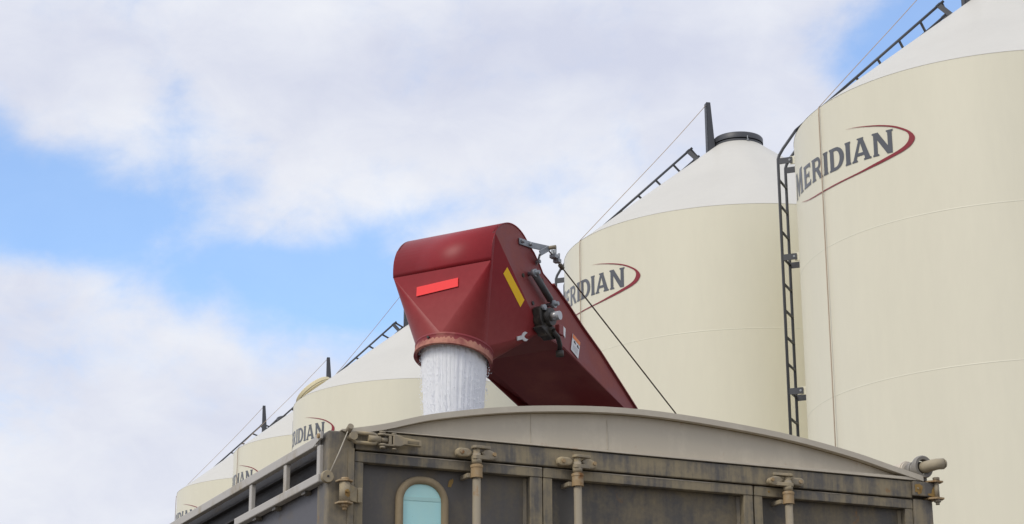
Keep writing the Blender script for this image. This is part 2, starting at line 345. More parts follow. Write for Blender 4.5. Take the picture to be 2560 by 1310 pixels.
SW_I = catmull([(-176.5, .86), (-169, .936), (-159.64, .966), (-147.13, .963), (-139.8, .926), (-134.81, .885), (-131.8, .848), (-130.1, .804), (-129.45, .747), (-129.8, .698), (-131.0, .656), (-134.01, .589), (-137.76, .536), (-141.78, .490), (-145.4, .453), (-149.3, .423)])
def fill2d(loops):
    """filled flat mesh (with holes) from closed 2D outlines, cut every degree so that it can follow the wall"""
    cu = bpy.data.curves.new('outline', 'CURVE'); cu.dimensions = '2D'; cu.fill_mode = 'BOTH'
    for lp in loops:
        sp = cu.splines.new('POLY'); sp.points.add(len(lp) - 1)
        for q, (x, y) in zip(sp.points, lp): q.co = (x, y, 0, 1)
        sp.use_cyclic_u = True
    o = bpy.data.objects.new('outline', cu); COL.objects.link(o)
    dg = bpy.context.evaluated_depsgraph_get(); me = bpy.data.meshes.new_from_object(o.evaluated_get(dg))
    b = bmesh.new(); b.from_mesh(me)
    bpy.data.objects.remove(o); bpy.data.curves.remove(cu); bpy.data.meshes.remove(me)
    bmesh.ops.remove_doubles(b, verts=b.verts[:], dist=1e-5)
    xs = [v.co.x for v in b.verts]
    x = math.floor(min(xs)) + 1
    while x < max(xs):
        bmesh.ops.bisect_plane(b, geom=b.verts[:] + b.edges[:] + b.faces[:], plane_co=(x, 0, 0), plane_no=(1, 0, 0)); x += 1.0
    return b
def on_wall(b, rot, off):
    for v in b.verts:
        a = R_(v.co.x + rot); d = -v.co.y
        v.co = ((SR + off) * math.cos(a), (SR + off) * math.sin(a), EZ - d)
    b.normal_update()
    for f in b.faces:
        c = f.calc_center_median()
        if f.normal.x * c.x + f.normal.y * c.y < 0: f.normal_flip()
    return b
def roof_pt(al, off, t, s):
    a = R_(al); r = Vector((math.cos(a), math.sin(a), 0)); tt = Vector((-math.sin(a), math.cos(a), 0))
    gdir = Vector((0, 0, APX)) - r * SR; n = (Vector((0, 0, SR)) + r * APX).normalized()
    return Vector((0, 0, EZ)) + r * SR + gdir * s + n * off + tt * t
def wall_pt(al, off, t, z):
    a = R_(al); return Vector(((SR + off) * math.cos(a) - t * math.sin(a), (SR + off) * math.sin(a) + t * math.cos(a), z))
def make_silo(x, y, label, rot_logo, az_rope, dz_logo, lid_r=.42, hatch=False):
    t = thing('grain_silo', label, 'silo', (x, y, 0), 0, 'cream grain silos standing in a row')
    # wall with raised weld seams
    zs = [EZ - d for d in (1.61, 3.235, 4.86)]
    prof = [(SR, 3.6)]
    prof += [(SR, EZ - .001)]
    MB().lathe(prof, 160).build('wall', M['cream'], t, 40)
    for z in zs: MB().lathe([(SR - .002, z - .010), (SR + .0014, z - .004), (SR + .0014, z + .004), (SR - .002, z + .010)], 160).build('weld_seam', M['seam'], t)
    # cone roof rolled from flat sheets: faintly faceted between eave and lid
    nf = 14
    def facet(r, z, a):
        k = (z - EZ) / APX; w = max(0.0, min(1.0, min(k / .25, (0.84 - k) / .25)))
        q = ((a + .2) * nf / (2 * math.pi)) % 1.0 - .5
        return r * (1 - .011 * w * (1.2 - abs(q) * 4)) if r > .35 else r
    rp = []
    for i in range(25):
        k = i / 24 * .875; rp.append(((SR + .003) * (1 - k), EZ - .003 + APX * k))
    MB().lathe(rp, 168, rfun=facet).build('roof', M['roof'], t)
    zl = EZ + APX * (1 - .317 / SR)
    MB().lathe([(.30, zl - .03), (.335, zl - .03), (.335, zl + .015), (.325, zl + .02), (.30, zl + .02)], 48).build('collar', M['dark_steel'], t, 40)
    lid = MB().lathe([(.345, zl + .028), (.345, zl + .10), (.335, zl + .112), (.20, zl + .14), (.02, zl + .15)], 48, cap1=True).build('lid', M['dark_steel'], t, 40)
    bt = MB(); a = R_(-75); bt.cyl((.34 * math.cos(a), .34 * math.sin(a), zl - .01), (.37 * math.cos(a), .37 * math.sin(a), zl - .01), .012, 8)
    bt.cyl((.356 * math.cos(a), .356 * math.sin(a), zl - .04), (.356 * math.cos(a), .356 * math.sin(a), zl + .05), .007, 8)
    bt.build('latch', M['galv'], lid)
    # lid-opening arm: a tapered upright channel, hinged beside the lid
    a = R_(192); zr = EZ + APX * (1 - lid_r / SR); c = Vector((lid_r * math.cos(a), lid_r * math.sin(a), zr))
    fx = Vector((math.cos(a), math.sin(a), 0)); fy = Vector((-math.sin(a), math.cos(a), 0)); H = .70 if lid_r < .5 else .60
    arm = MB()
    for s_ in (-.045, .045):
        q = [c + fx * .035 + fy * s_ + Vector((0, 0, -.03)), c - fx * .075 + fy * s_ + Vector((0, 0, -.02)), c - fx * .022 + fy * s_ + Vector((0, 0, H)), c + fx * .035 + fy * s_ + Vector((0, 0, H))]
        arm.prism(q, fy * .008)
    arm.prism([c + fx * .035 - fy * .045 + Vector((0, 0, -.03)), c + fx * .035 + fy * .053 + Vector((0, 0, -.03)), c + fx * .035 + fy * .053 + Vector((0, 0, H)), c + fx * .035 - fy * .045 + Vector((0, 0, H))], -fx * .007)
    arm.build('lid_arm', M['dark_steel'], t)
    ar = MB(); q1 = c - fx * .02 + Vector((0, 0, .02)); q2 = Vector((.345 * math.cos(a), .345 * math.sin(a), zl + .06))
    ar.tube([q1, q2 if lid_r > .45 else q2 + Vector((0, 0, .01)), Vector((.1, 0, zl + .155))], .022, 8); ar.build('hinge_bar', M['dark_steel'], t)
    # pull cord from the arm down over the eave and down the wall
    a2 = R_(az_rope); ex = Vector(((SR + .016) * math.cos(a2), (SR + .016) * math.sin(a2), EZ - .01))
    top = c + fx * .03 + Vector((0, 0, H - .03)); n = 14
    pts = [top.lerp(ex, i / n) - Vector((0, 0, .10 * math.sin(math.pi * i / n) * (1 - i / n) * .4)) for i in range(n + 1)]
    MB().tube(pts, .0048, 6).tube([ex, Vector(((SR + .02) * math.cos(a2), (SR + .02) * math.sin(a2), EZ - .1)), Vector(((SR + .03) * math.cos(a2 + .002), (SR + .03) * math.sin(a2 + .002), EZ - 3)), Vector(((SR + .05) * math.cos(a2), (SR + .05) * math.sin(a2), 2.2))], .0065, 6).build('pull_cord', M['rope'], t)
    # lettering and swoosh
    b = None
    lg = MB()
    for ch, a0, a1, hh in WORD:
        lp = []
        for L in GL[ch]:
            lp.append([(a0 + (a1 - a0) * q[0], dz_logo - base_depth(a0 + (a1 - a0) * q[0]) + .258 * hh * q[1]) for q in L])
        lg._add(on_wall(fill2d(lp), rot_logo, .004))
    lg.build('lettering', M['letter'], t)
    sw = MB(); sw._add(on_wall(fill2d([[(q[0], dz_logo - q[1]) for q in SW_O + SW_I[1:-1]]]), rot_logo, .006)); sw.build('swoosh', M['swoosh'], t)
    # wall ladder with rungs and stand-off brackets, bent over the eave on to the roof
    AL, OFF, HW = 158.0, .225, .17
    lad = bpy.data.objects.new('wall_ladder', None); COL.objects.link(lad); lad.parent = t
    rl = bpy.data.objects.new('roof_ladder', None); COL.objects.link(rl); rl.parent = t
    for sg in (-1, 1):
        tt = sg * HW
        pth = [wall_pt(AL, OFF, tt, 2.6), wall_pt(AL, OFF, tt, EZ - .06)]
        k0 = wall_pt(AL, OFF, tt, EZ + .05); r0 = roof_pt(AL, .265, tt, .07)
        pth += [pth[-1].lerp(k0, .6), k0.lerp(pth[1], .15).lerp(r0, .08), k0.lerp(r0, .3), r0]
        MB().tube(pth, .0175, 8).build('rail', M['dark_steel'], lad)
        MB().tube([roof_pt(AL, .265, tt, .07), roof_pt(AL, .20, tt, .80)], .0175, 8).build('rail', M['dark_steel'], rl)
    depth = [-.075 + .3165 * i for i in range(1, 22)]
    for d in depth:
        if EZ - d < 2.7: continue
        MB().tube([wall_pt(AL, OFF, -HW + .01, EZ - d), wall_pt(AL, OFF, HW - .01, EZ - d)], .0165, 6).build('rung', M['dark_steel'], lad)
    for i in range(7):
        s = .16 + .105 * i; o_ = .265 - .065 * (s - .07) / .73
        MB().tube([roof_pt(AL, o_, -HW + .01, s), roof_pt(AL, o_, HW - .01, s)], .0165, 6).build('rung', M['dark_steel'], rl)
    for d in (.02, 1.20, 2.785, 4.37):
        for sg in (-1, 1):
            t0 = sg * HW; q = MB(); z = EZ - d
            p0, p1 = wall_pt(AL, OFF + .01, t0, z), wall_pt(AL, .055, t0, z)
            vz = Vector((0, 0, .036)); tv = wall_pt(AL, 0, t0 + .012, z) - wall_pt(AL, 0, t0, z)
            hole = wall_pt(AL, .085, t0, z)
            q.prism([p0 - vz, p1 - vz, p1 + vz, p0 + vz], tv)
            br = q.build('bracket', M['dark_steel'], lad)
            MB().cyl(hole - tv * .5, hole + tv * 1.5, .013, 10).build('bolt', M['galv'], lad)
            q2 = MB(); w0, w1 = wall_pt(AL, .08, t0 - .02, z), wall_pt(AL, -.01, t0 - .02, z); q2.prism([w0 - vz * 1.3, w1 - vz * 1.3, w1 + vz * 1.3, w0 + vz * 1.3], tv * 1.5); q2.build('bracket_tab', M['cream'], lad)
    for sg in (-1, 1):
        for s, o_ in ((.775, .20),):
            q = MB(); e = Vector((0, 0, 1)); p0 = roof_pt(AL, o_ + .02, sg * HW, s - .010); p1 = roof_pt(AL, o_ + .02, sg * HW, s + .010)
            p2 = roof_pt(AL, -.02, sg * HW, s + .016); p3 = roof_pt(AL, -.02, sg * HW, s - .004)
            tv = roof_pt(AL, o_, sg * HW + .012, s) - roof_pt(AL, o_, sg * HW, s)
            q.prism([p0, p1, p2, p3], tv); q.build('bracket', M['dark_steel'], rl)
    if hatch:
        hp = bpy.data.objects.new('roof_hatch', None); COL.objects.link(hp); hp.parent = t
        a = R_(170); r = Vector((math.cos(a), math.sin(a), 0)); n = (Vector((0, 0, SR)) + r * APX).normalized()
        cpt = roof_pt(170, 0, 0, .16)
        hp.location = cpt; hp.rotation_euler = n.to_track_quat('Z', 'Y').to_euler()
        MB().lathe([(.33, -.03), (.33, .13), (.36, .13), (.36, .15), (.31, .15)], 40).build('hatch_collar', M['hatch'], hp, 40)
        MB().lathe([(.365, .152), (.375, .16), (.375, .21), (.36, .225), (.30, .235), (.15, .255), (.01, .26)], 40, cap1=True).build('hatch_lid', M['hatch'], hp, 40)
        q = MB(); q.quadbox(-.46, -.35, -.04, .04, .14, .165); q.cyl((-.46, -.05, .15), (-.46, .05, .15), .02, 8); q.build('hatch_hinge', M['dark_steel'], hp)
    # hopper cone and legs under the wall
    MB().lathe([(.22, 1.0), (.22, 1.1), (SR - .02, 3.6)], 64).build('hopper', M['cream'], t)
    for i in range(8):
        a = R_(22 + 45 * i); c2 = Vector(((SR - .02) * math.cos(a), (SR - .02) * math.sin(a), 0))
        MB().quadbox(c2.x - .06, c2.x + .06, c2.y - .06, c2.y + .06, 0.004, 3.75).build('leg', M['cream'], t)
    return t
SILOS = [((5.6445, 21.255), 'largest cream silo, top cut off at the right edge, with a long dark wall ladder', 0.0, -159.65, 0, .42, False),
         ((3.1389, 26.070), 'cream silo with a dark round lid and upright lid arm, behind the red conveyor', -0.9, -156.7, 0, .42, False),
         ((-1.4709, 34.985), 'cream silo behind the falling white granules, cream hatch on its roof edge', -1.0, 168.0, .03, .46, True),
         ((-3.0758, 39.077), 'cream silo squeezed between the farthest silo and the one with a cream hatch', -6.0, -155.9, .07, .62, False),
         ((-4.8627, 43.270), 'farthest and smallest cream silo at the left end of the row', -2.3, -174.0, .07, .62, False)]
for (xy, lab, rot, rope, dzl, lr, ht) in SILOS: make_silo(xy[0], xy[1], lab, rot, rope, dzl, lr, ht)

# ------------------------------------------------------------------ red conveyor
K = 0.8; HZ = 4.596
conv = thing('grain_conveyor', 'dark red grain conveyor whose head pours white granules into the trailer', 'conveyor', (-0.0321, 8.7198, 0), R_(-30.66))
def c_(U, V, Hh): return Vector((U * K, V * K, HZ + Hh * K))
W = -.655
RC, RR = (.09, -.23), .25                      # head roll centre (v, h) and radius
def rollpt(deg): return (RC[0] + RR * math.cos(R_(deg)), RC[1] + RR * math.sin(R_(deg)))
arc_top = [rollpt(a) for a in range(146, 45, -5)]
back = [(.331, -.088), (.396, -.145), (.433, -.187), (.50, -.212), (.589, -.248), (.718, -.312), (.898, -.411), (1.127, -.52), (1.592, -.781)]
under = [(1.592, -.842), (1.43, -.795), (.677, -.581), (.394, -.553)]
def side_outline(): return arc_top + back + under
for U0, dU in ((0.0, -.012), (W, .012)):
    q = MB(); q.prism([c_(U0, v, h) for v, h in side_outline()], c_(dU, 0, 0) - c_(0, 0, 0))
    q.build('side_plate', M['red_side'], conv)
# flange along the sloping top edge of the side plates
for U0 in (0.0, W):
    q = MB(); s_ = 1 if U0 == 0 else -1
    pth = [c_(U0 + .012 * s_, v, h + .006) for v, h in [(.55, -.226), (.718, -.306), (.898, -.405), (1.127, -.514), (1.592, -.775)]]
    for a, b in zip(pth, pth[1:]):
        q.prism([a, b, b + Vector((-.034 * s_, 0, 0)), a + Vector((-.034 * s_, 0, 0))], (0, 0, -.007))
    q.build('edge_flange', M['red_side'], conv)
# rolled cover over the head
cov = [rollpt(a) for a in range(188, 145, -6)] + arc_top[1:] + back
bm = MB(); n = len(cov)
for (v0, h0), (v1, h1) in zip(cov, cov[1:]):
    bm.face([c_(.004, v0, h0), c_(.004, v1, h1), c_(W - .004, v1, h1), c_(W - .004, v0, h0)], True)
bmesh.ops.remove_doubles(bm.bm, verts=bm.bm.verts[:], dist=1e-5)
bmesh.ops.recalc_face_normals(bm.bm, faces=bm.bm.faces[:])
o = bm.build('head_cover', M['red'], conv, 35)
sol = o.modifiers.new('sheet', 'SOLIDIFY'); sol.thickness = .004; sol.offset = -1
# square-to-round discharge transition
UC, VC, HC, RIM, TILT = -.335, -.004, -.71, .213, .2372
nn_ = Vector((0, -math.tan(TILT), -1)).normalized()
e1 = Vector((1, 0, 0)); e2 = e1.cross(nn_)                     # e2 points to the back
if e2.y < 0: e2 = -e2
def rimpt(deg, down=0.0, r=RIM):                               # 0 = right, 90 = back, 270 = front
    q = Vector((UC, VC, HC)) + (e1 * math.cos(R_(deg)) + e2 * math.sin(R_(deg))) * r + nn_ * down
    return c_(*q)
tb = bmesh.new()
def tri(*p):
    f = tb.faces.new([tb.verts.new(x) for x in p])
def fan(ap, pts):
    for a, b in zip(pts, pts[1:]): tri(ap, a, b)
Rt, Lt = 0.002, W - .002
FRp, FLp = c_(Rt, *cov[0]), c_(Lt, *cov[0])
foldR0, foldL0 = c_(Rt, *rollpt(146)), c_(Lt, *rollpt(146))
KR, KL = c_(Rt, .394, -.553), c_(Lt, .394, -.553)
APEXD = 281
tri(FRp, FLp, rimpt(APEXD))
rf = [rimpt(APEXD + (360 - APEXD) * i / 30) for i in range(31)]; lf = [rimpt(APEXD - (APEXD - 180) * i / 30) for i in range(31)]
arcR = [c_(Rt, *rollpt(a)) for a in range(188, 145, -6)]; arcL = [c_(Lt, *rollpt(a)) for a in range(188, 145, -6)]
for rim, arcp in ((rf, arcR), (lf, arcL)):
    m_ = 23
    fan(arcp[0], rim[:m_ + 1])
    k = m_
    for i in range(len(arcp) - 1):
        tri(arcp[i], rim[k], arcp[i + 1])
        if k < 30: tri(arcp[i + 1], rim[k], rim[k + 1]); k += 1
    fan(arcp[-1], rim[k:])
tri(foldR0, KR, rimpt(0)); tri(foldL0, KL, rimpt(180))
fan(KR, [rimpt(a) for a in range(0, 91, 3)]); fan(KL, [rimpt(a) for a in range(180, 89, -3)])
tri(KR, KL, rimpt(90))
bmesh.ops.remove_doubles(tb, verts=tb.verts[:], dist=1e-5)
bmesh.ops.recalc_face_normals(tb, faces=tb.faces[:])
mb = MB(); mb.bm.free(); mb.bm = tb
o = mb.build('discharge_hood', M['red'], conv)
so_ = o.modifiers.new('sheet', 'SOLIDIFY'); so_.thickness = .004; so_.offset = -1
# outlet ring
rg = MB(); nseg = 72
prof = [(0.0, RIM + .004), (-.006, RIM + .012), (.004, RIM + .014), (.014, RIM + .008), (.034, RIM + .0095), (.034, RIM - .004), (.0, RIM - .004)]
rings = [[rimpt(360 * k / nseg, dn, r) for k in range(nseg)] for dn, r in prof]
vr = [[rg.bm.verts.new(p) for p in ring] for ring in rings]
for i in range(len(vr)):
    A, B = vr[i], vr[(i + 1) % len(vr)]
    for k in range(nseg):
        f = rg.bm.faces.new([A[k], A[(k + 1) % nseg], B[(k + 1) % nseg], B[k]]); f.smooth = True
bmesh.ops.recalc_face_normals(rg.bm, faces=rg.bm.faces[:])
ring_o = rg.build('outlet_ring', M['rim_top'], conv, 40)
rg = MB(); rnd_ = random.Random(9)
jag = [rnd_.uniform(.018, .036) for _ in range(144)]
rows_ = [[rimpt(360 * k / 144, jag[k], RIM + .0115) for k in range(144)]] + [[rimpt(360 * k / 144, dn, r) for k in range(144)] for dn, r in ((.040, RIM + .0115), (.063, RIM + .0135), (.068, RIM + .004), (.063, RIM - .006), (.036, RIM - .006))]
vr = [[rg.bm.verts.new(p) for p in ring] for ring in rows_]
for i in range(len(vr)):
    A, B = vr[i], vr[(i + 1) % len(vr)]
    for k in range(144):
        f = rg.bm.faces.new([A[k], A[(k + 1) % 144], B[(k + 1) % 144], B[k]]); f.smooth = True
bmesh.ops.recalc_face_normals(rg.bm, faces=rg.bm.faces[:])
rg.build('outlet_lip', M['rim'], ring_o, 40)
MB().cyl(rimpt(262, .02, RIM + .006), rimpt(262, .02, RIM + .022), .006, 8).build('rivet', M['grease'], conv)
# underside: flat belly, bevels either side, all sheet metal
bl = MB()
v0, h0, v1, h1, ve, he = .394, -.556, .677, -.584, 1.592, -.845
iR0, iRe, iL = -.004, -.20, W + .10
pts_t = [c_(0, v0, h0), c_(W, v0, h0), c_(W + .08, v1, h1), c_(iR0, v1, h1)]
bl.face(pts_t)
bl.face([c_(iR0, v1, h1), c_(W + .08, v1, h1), c_(W + .09, ve, he), c_(iRe, ve, he)])
bl.face([c_(iR0, v1, h1), c_(iRe, ve, he), c_(0, ve, he + .006)])
bl.face([c_(W + .08, v1, h1), c_(W, v0, h0), c_(W, ve, he + .09), c_(W + .09, ve, he)])
bmesh.ops.recalc_face_normals(bl.bm, faces=bl.bm.faces[:])
o = bl.build('belly_sheet', M['red_side'], conv); so_ = o.modifiers.new('sheet', 'SOLIDIFY'); so_.thickness = .005; so_.offset = 0
# long tube from behind the head down to the silo hopper, with its undercarriage
ctr = (W / 2)
def tp(V): return c_(ctr, V, -.795 - .20 - (V - 1.43) * .284)
MB().tube([tp(1.42), tp(12.6)], .135, 24).build('tube', M['red_side'], conv)
MB().quadbox(ctr * K - .35, ctr * K + .35, 12.0 * K, 13.4 * K, .25, .75, .02).build('intake_hopper', M['red_side'], conv)
for sx in (-1, 1):
    q = MB(); q.tube([tp(8.5) + Vector((0, 0, -.1)), Vector((ctr * K + sx * .9, 7.4 * K, .42))], .04, 10)
    q.build('support_leg', M['red_side'], conv)
    wx = ctr * K + sx * .95
    wh = MB().cyl((wx - .09, 7.4 * K, .39), (wx + .09, 7.4 * K, .39), .38, 32).build('wheel', M['rubber'], conv)
    MB().cyl((wx - .095, 7.4 * K, .39), (wx + .095, 7.4 * K, .39), .2, 24).build('rim', M['galv'], wh)
# reflective tapes
def sheet(name, pts, n, mat, th=.0025, par=conv):
    n = Vector(n).normalized(); q = MB(); q.prism([p + n * .002 for p in pts], n * th); return q.build(name, mat, par)
nf_ = (FLp - FRp).cross(rimpt(270) - FRp).normalized()
if nf_.y > 0: nf_ = -nf_
def onplane(U, V, Hh, P, n):
    q = c_(U, V, Hh); return q - n * ((q - P) @ n) if False else q - n * (q - P).dot(n)
sheet('red_reflector', [onplane(*x, FRp, nf_) for x in ((-.483, -.175, -.351), (-.206, -.173, -.337), (-.202, -.179, -.391), (-.481, -.181, -.408))], nf_, M['red_tape'])
ns_ = (KR - foldR0).cross(rimpt(0) - foldR0).normalized()
if ns_.x < 0: ns_ = -ns_
sheet('amber_reflector', [onplane(*x, foldR0, ns_) for x in ((-.009, .029, -.254), (-.023, .009, -.295), (-.020, .193, -.449), (-.004, .213, -.404))], ns_, M['yellow_tape'])
# hardware on the right side plate
def pl(V, Hh, off=0.0): return c_(0, V, Hh) + Vector((off, 0, 0))
def bar(path, wid, th, name, mat):
    q = MB()
    for a, b in zip(path, path[1:]):
        d = (b - a).normalized(); sdv = d.cross(Vector((1, 0, 0))).normalized() * wid / 2
        nn2 = d.cross(sdv).normalized() * th
        q.prism([a - sdv, b - sdv + d * .004, b + sdv + d * .004, a + sdv], nn2, .0015)
    return q.build(name, mat, conv)
A0, A1, A2 = pl(.150, -.066, .008), pl(.287, -.055, .010), pl(.394, -.054, .045)
bar([A0, A1, A2], .030, .006, 'cable_arm', M['galv'])
bar([A2 + Vector((.01, 0, .0)), pl(.312, -.104, .046), pl(.358, -.148, .010)], .026, .006, 'cable_arm', M['galv'])
for p in ((.175, -.064), (.265, -.057), (.352, -.140)):
    MB().cyl(pl(p[0], p[1], .004), pl(p[0], p[1], .024), .009, 8).build('bolt', M['galv'], conv)
MB().cyl(pl(.388, -.054, .02), pl(.405, -.050, .085), .010, 8).build('bolt', M['hardware'], conv)
cab0 = c_(.06, .40, -.066); cab1 = c_(.06, 2.05, -.73)
MB().tube([cab0, cab1, cab1 + (cab1 - cab0) * 3.2], .0036, 8).build('guy_cable', M['cable'], conv)
for tt in (.03, .055):
    p = cab0.lerp(cab1, tt); cl_ = MB(); cl_.tube([p + Vector((0, 0, -.014)), p + Vector((0, 0, .028))], .009, 8)
    cl_.tube([p + Vector((.012, .0, -.01)), p + Vector((.014, .0, .032))], .006, 8); cl_.quadbox(p.x - .012, p.x + .02, p.y - .014, p.y + .014, p.z - .012, p.z + .006, .002); cl_.build('cable_clip', M['galv'], conv)
MB().tube([cab0.lerp(cab1, .08), cab0.lerp(cab1, .10)], .011, 8).build('cable_thimble', M['cable'], conv)
s0, s1 = pl(.265, -.235, .030), pl(.452, -.350, .030)
st = MB().tube([s0, s1], .0165, 16).build('tension_strut', M['strut'], conv)
for p in (s0, s1 + (s1 - s0).normalized() * .03):
    q = MB(); q.cyl(p + Vector((-.03, 0, 0)), p + Vector((.030, 0, 0)), .010, 10); q.cyl(p + Vector((-.008, 0, 0)), p + Vector((.012, 0, 0)), .019, 12); q.build('strut_pin', M['galv'], st)
for p in ((.31, -.40), (.42, -.235), (.20, -.26)):
    MB().cyl(pl(p[0], p[1], -.002), pl(p[0], p[1], .005), .010, 8).build('screw_hole', M['grease'], conv)
# bearing block, shaft and hanging grease hose
bb = MB(); cv, ch = .385, -.475
hexo = [c_(0, cv - .085, ch + .04), c_(0, cv - .045, ch + .062), c_(0, cv + .03, ch + .055), c_(0, cv + .06, ch), c_(0, cv + .05, ch - .09), c_(0, cv - .02, ch - .115), c_(0, cv - .075, ch - .03)]
bb.prism(hexo, (.045, 0, 0), .006); bb.cyl(c_(0, cv, ch) + Vector((.03, 0, 0)), c_(0, cv, ch) + Vector((.070, 0, 0)), .042, 24)
br_ = bb.build('bearing_block', M['grease'], conv)
MB().cyl(c_(0, cv, ch) + Vector((.05, 0, 0)), c_(0, cv, ch) + Vector((.112, 0, 0)), .021, 20).build('shaft', M['shaft'], br_)
MB().cyl(c_(0, cv - .055, ch + .045) + Vector((.04, 0, 0)), c_(0, cv - .055, ch + .045) + Vector((.060, 0, 0)), .015, 6).build('bearing_bolt', M['galv'], br_)
MB().prism([c_(0, .30, -.552), c_(0, .36, -.51), c_(0, .46, -.52), c_(0, .50, -.575), c_(0, .43, -.60)], (.05, 0, 0), .005).build('bearing_foot', M['grease'], br_)
hp_ = [c_(0, .41, -.555) + Vector((.06, 0, 0)), c_(0, .465, -.578) + Vector((.062, 0, 0)), c_(0, .505, -.612) + Vector((.055, 0, 0)), c_(0, .512, -.648) + Vector((.05, 0, 0))]
MB().tube(hp_, .012, 10).tube([hp_[-1], hp_[-1] + Vector((0, .002, -.028))], .019, 10).tube([hp_[0] + Vector((-.03, 0, .03)), hp_[0]], .018, 8).build('grease_hose', M['grease'], conv)
MB().quadbox(.012, .035, .545 * K, .60 * K, HZ - .535 * K, HZ - .475 * K, .004).build('stub_plate', M['red_side'], conv)
# little white open-ended latch on the hood
fk = MB(); q0 = onplane(-.04, .25, -.612, foldR0, ns_) + ns_ * .004
dx_ = (KR - rimpt(0)).normalized(); dy_ = ns_.cross(dx_).normalized()
if dy_.z < 0: dy_ = -dy_
out = [(-.055, -.014), (0, -.014)] + [(.028 + .032 * math.cos(R_(a)), .032 * math.sin(R_(a))) for a in range(205, 326, 15)] + [(.036 + .012 * math.cos(R_(a)), .014 * math.sin(R_(a))) for a in range(320, 39, -40)] + [(.028 + .032 * math.cos(R_(a)), .032 * math.sin(R_(a))) for a in range(35, 156, 15)] + [(0, .014), (-.055, .014)]
out = [(-.055, -.014), (-.002, -.014), (.012, -.03), (.035, -.036), (.056, -.026), (.034, -.016), (.020, -.004), (.020, .006), (.034, .016), (.056, .024), (.035, .036), (.012, .03), (-.002, .014), (-.055, .014)]
fk.prism([q0 + dx_ * x * .62 + dy_ * y * .62 for x, y in out], ns_ * .006); fk.build('latch_fork', M['sticker'], conv)
# warning decals
qd = [pl(.779, -.475), pl(.869, -.508), pl(.841, -.615), pl(.754, -.578)]
def dpt(s, t): return qd[0].lerp(qd[1], s).lerp(qd[3].lerp(qd[2], s), t)
dec = sheet('warning_decal', [dpt(0, .0), dpt(1, .0), dpt(1, 1), dpt(0, 1)], (1, 0, 0), M['sticker'])
def dq(a, b, c, d, mat, off=.0035):
    q = MB(); q.prism([dpt(x, y) + Vector((off, 0, 0)) for x, y in ((a, c), (b, c), (b, d), (a, d))], (.0012, 0, 0)); q.build('decal_print', mat, dec)
dq(.02, .98, .02, .24, M['orange'], .0045)
for x, y in ((.3, .36), (.72, .40)):
    q = MB(); q.cyl(dpt(x, y) + Vector((.0045, 0, 0)), dpt(x, y) + Vector((.0057, 0, 0)), .006, 10); q.tube([dpt(x, y) + Vector((.0057, 0, 0)), dpt(x + .15, y + .06) + Vector((.0057, 0, 0))], .002, 6); q.build('decal_print', M['ink'], dec)
for k in range(5): dq(.15, .85, .58 + .07 * k, .605 + .07 * k, M['ink_pale'])
sheet('small_decal', [pl(.66, -.455), pl(.69, -.465), pl(.683, -.525), pl(.662, -.505)], (1, 0, 0), M['sticker'])

# ------------------------------------------------------------------ falling granules
def granules():
    """a dense ropy core of falling granules inside a cloud of single grains"""
    vs, fs = [], []
    cR = Matrix.Rotation(R_(-30.66), 3, 'Z')
    top = cR @ c_(UC, VC, HC) + conv.location
    rnd = random.Random(3)
    from mathutils import noise as mn
    def shrink(fall): return .158 * (1 - .17 * min(1, max(0, fall) / .42))
    nA, nZ = 150, 340
    for j in range(nZ):
        z = top.z + .06 - 1.75 * j / (nZ - 1); fall = top.z - z
        for i in range(nA):
            a = 2 * math.pi * i / nA; ca, sa = math.cos(a), math.sin(a)
            rope = mn.noise((ca * 5.5, sa * 5.5, z * .7)) * .60 + mn.noise((ca * 14, sa * 14, z * 1.6 + 7)) * .50
            fine = mn.noise((ca * 30, sa * 30, z * 4)) * .40 + mn.noise((ca * 60, sa * 60, z * 40)) * .10
            r = shrink(fall) * (.955 + .045 * rope + .016 * fine)
            vs.append((top.x + r * ca - .01 * fall, top.y + r * sa, z))
    for j in range(nZ - 1):
        for i in range(nA):
            fs.append((j * nA + i, (j + 1) * nA + i, (j + 1) * nA + (i + 1) % nA, j * nA + (i + 1) % nA))
    fil = [(rnd.random() * 2 * math.pi, rnd.uniform(.3, 1.6)) for _ in range(90)]
    for i in range(5500):
        z = top.z + .02 - rnd.random() * 1.15; fall = max(0.0, top.z - z); R0 = shrink(fall)
        f = fil[rnd.randrange(90)]
        a = f[0] + rnd.gauss(0, .06) if rnd.random() < .6 else rnd.random() * 6.283
        rr = R0 * (.96 + abs(rnd.gauss(0, .055)))
        if rnd.random() < .012: rr = R0 * rnd.uniform(1.05, 1.25)
        x, y = top.x + rr * math.cos(a) - .01 * fall, top.y + rr * math.sin(a)
        s = rnd.uniform(.0013, .0027); h = s * rnd.uniform(1.0, 1.8); b = len(vs)
        vs += [(x + s, y, z), (x, y + s, z), (x - s, y, z), (x, y - s, z), (x, y, z + h), (x, y, z - h)]
        for (p, q, r) in ((0, 1, 4), (1, 2, 4), (2, 3, 4), (3, 0, 4), (1, 0, 5), (2, 1, 5), (3, 2, 5), (0, 3, 5)): fs.append((b + p, b + q, b + r))
    me = bpy.data.meshes.new('falling_granules'); me.from_pydata(vs, [], fs); me.materials.append(M['grain'])
    o = bpy.data.objects.new('falling_granules', me); COL.objects.link(o)
    o['label'] = 'white granules pouring from the red spout into the trailer'; o['category'] = 'granules'; o['kind'] = 'stuff'
granules()
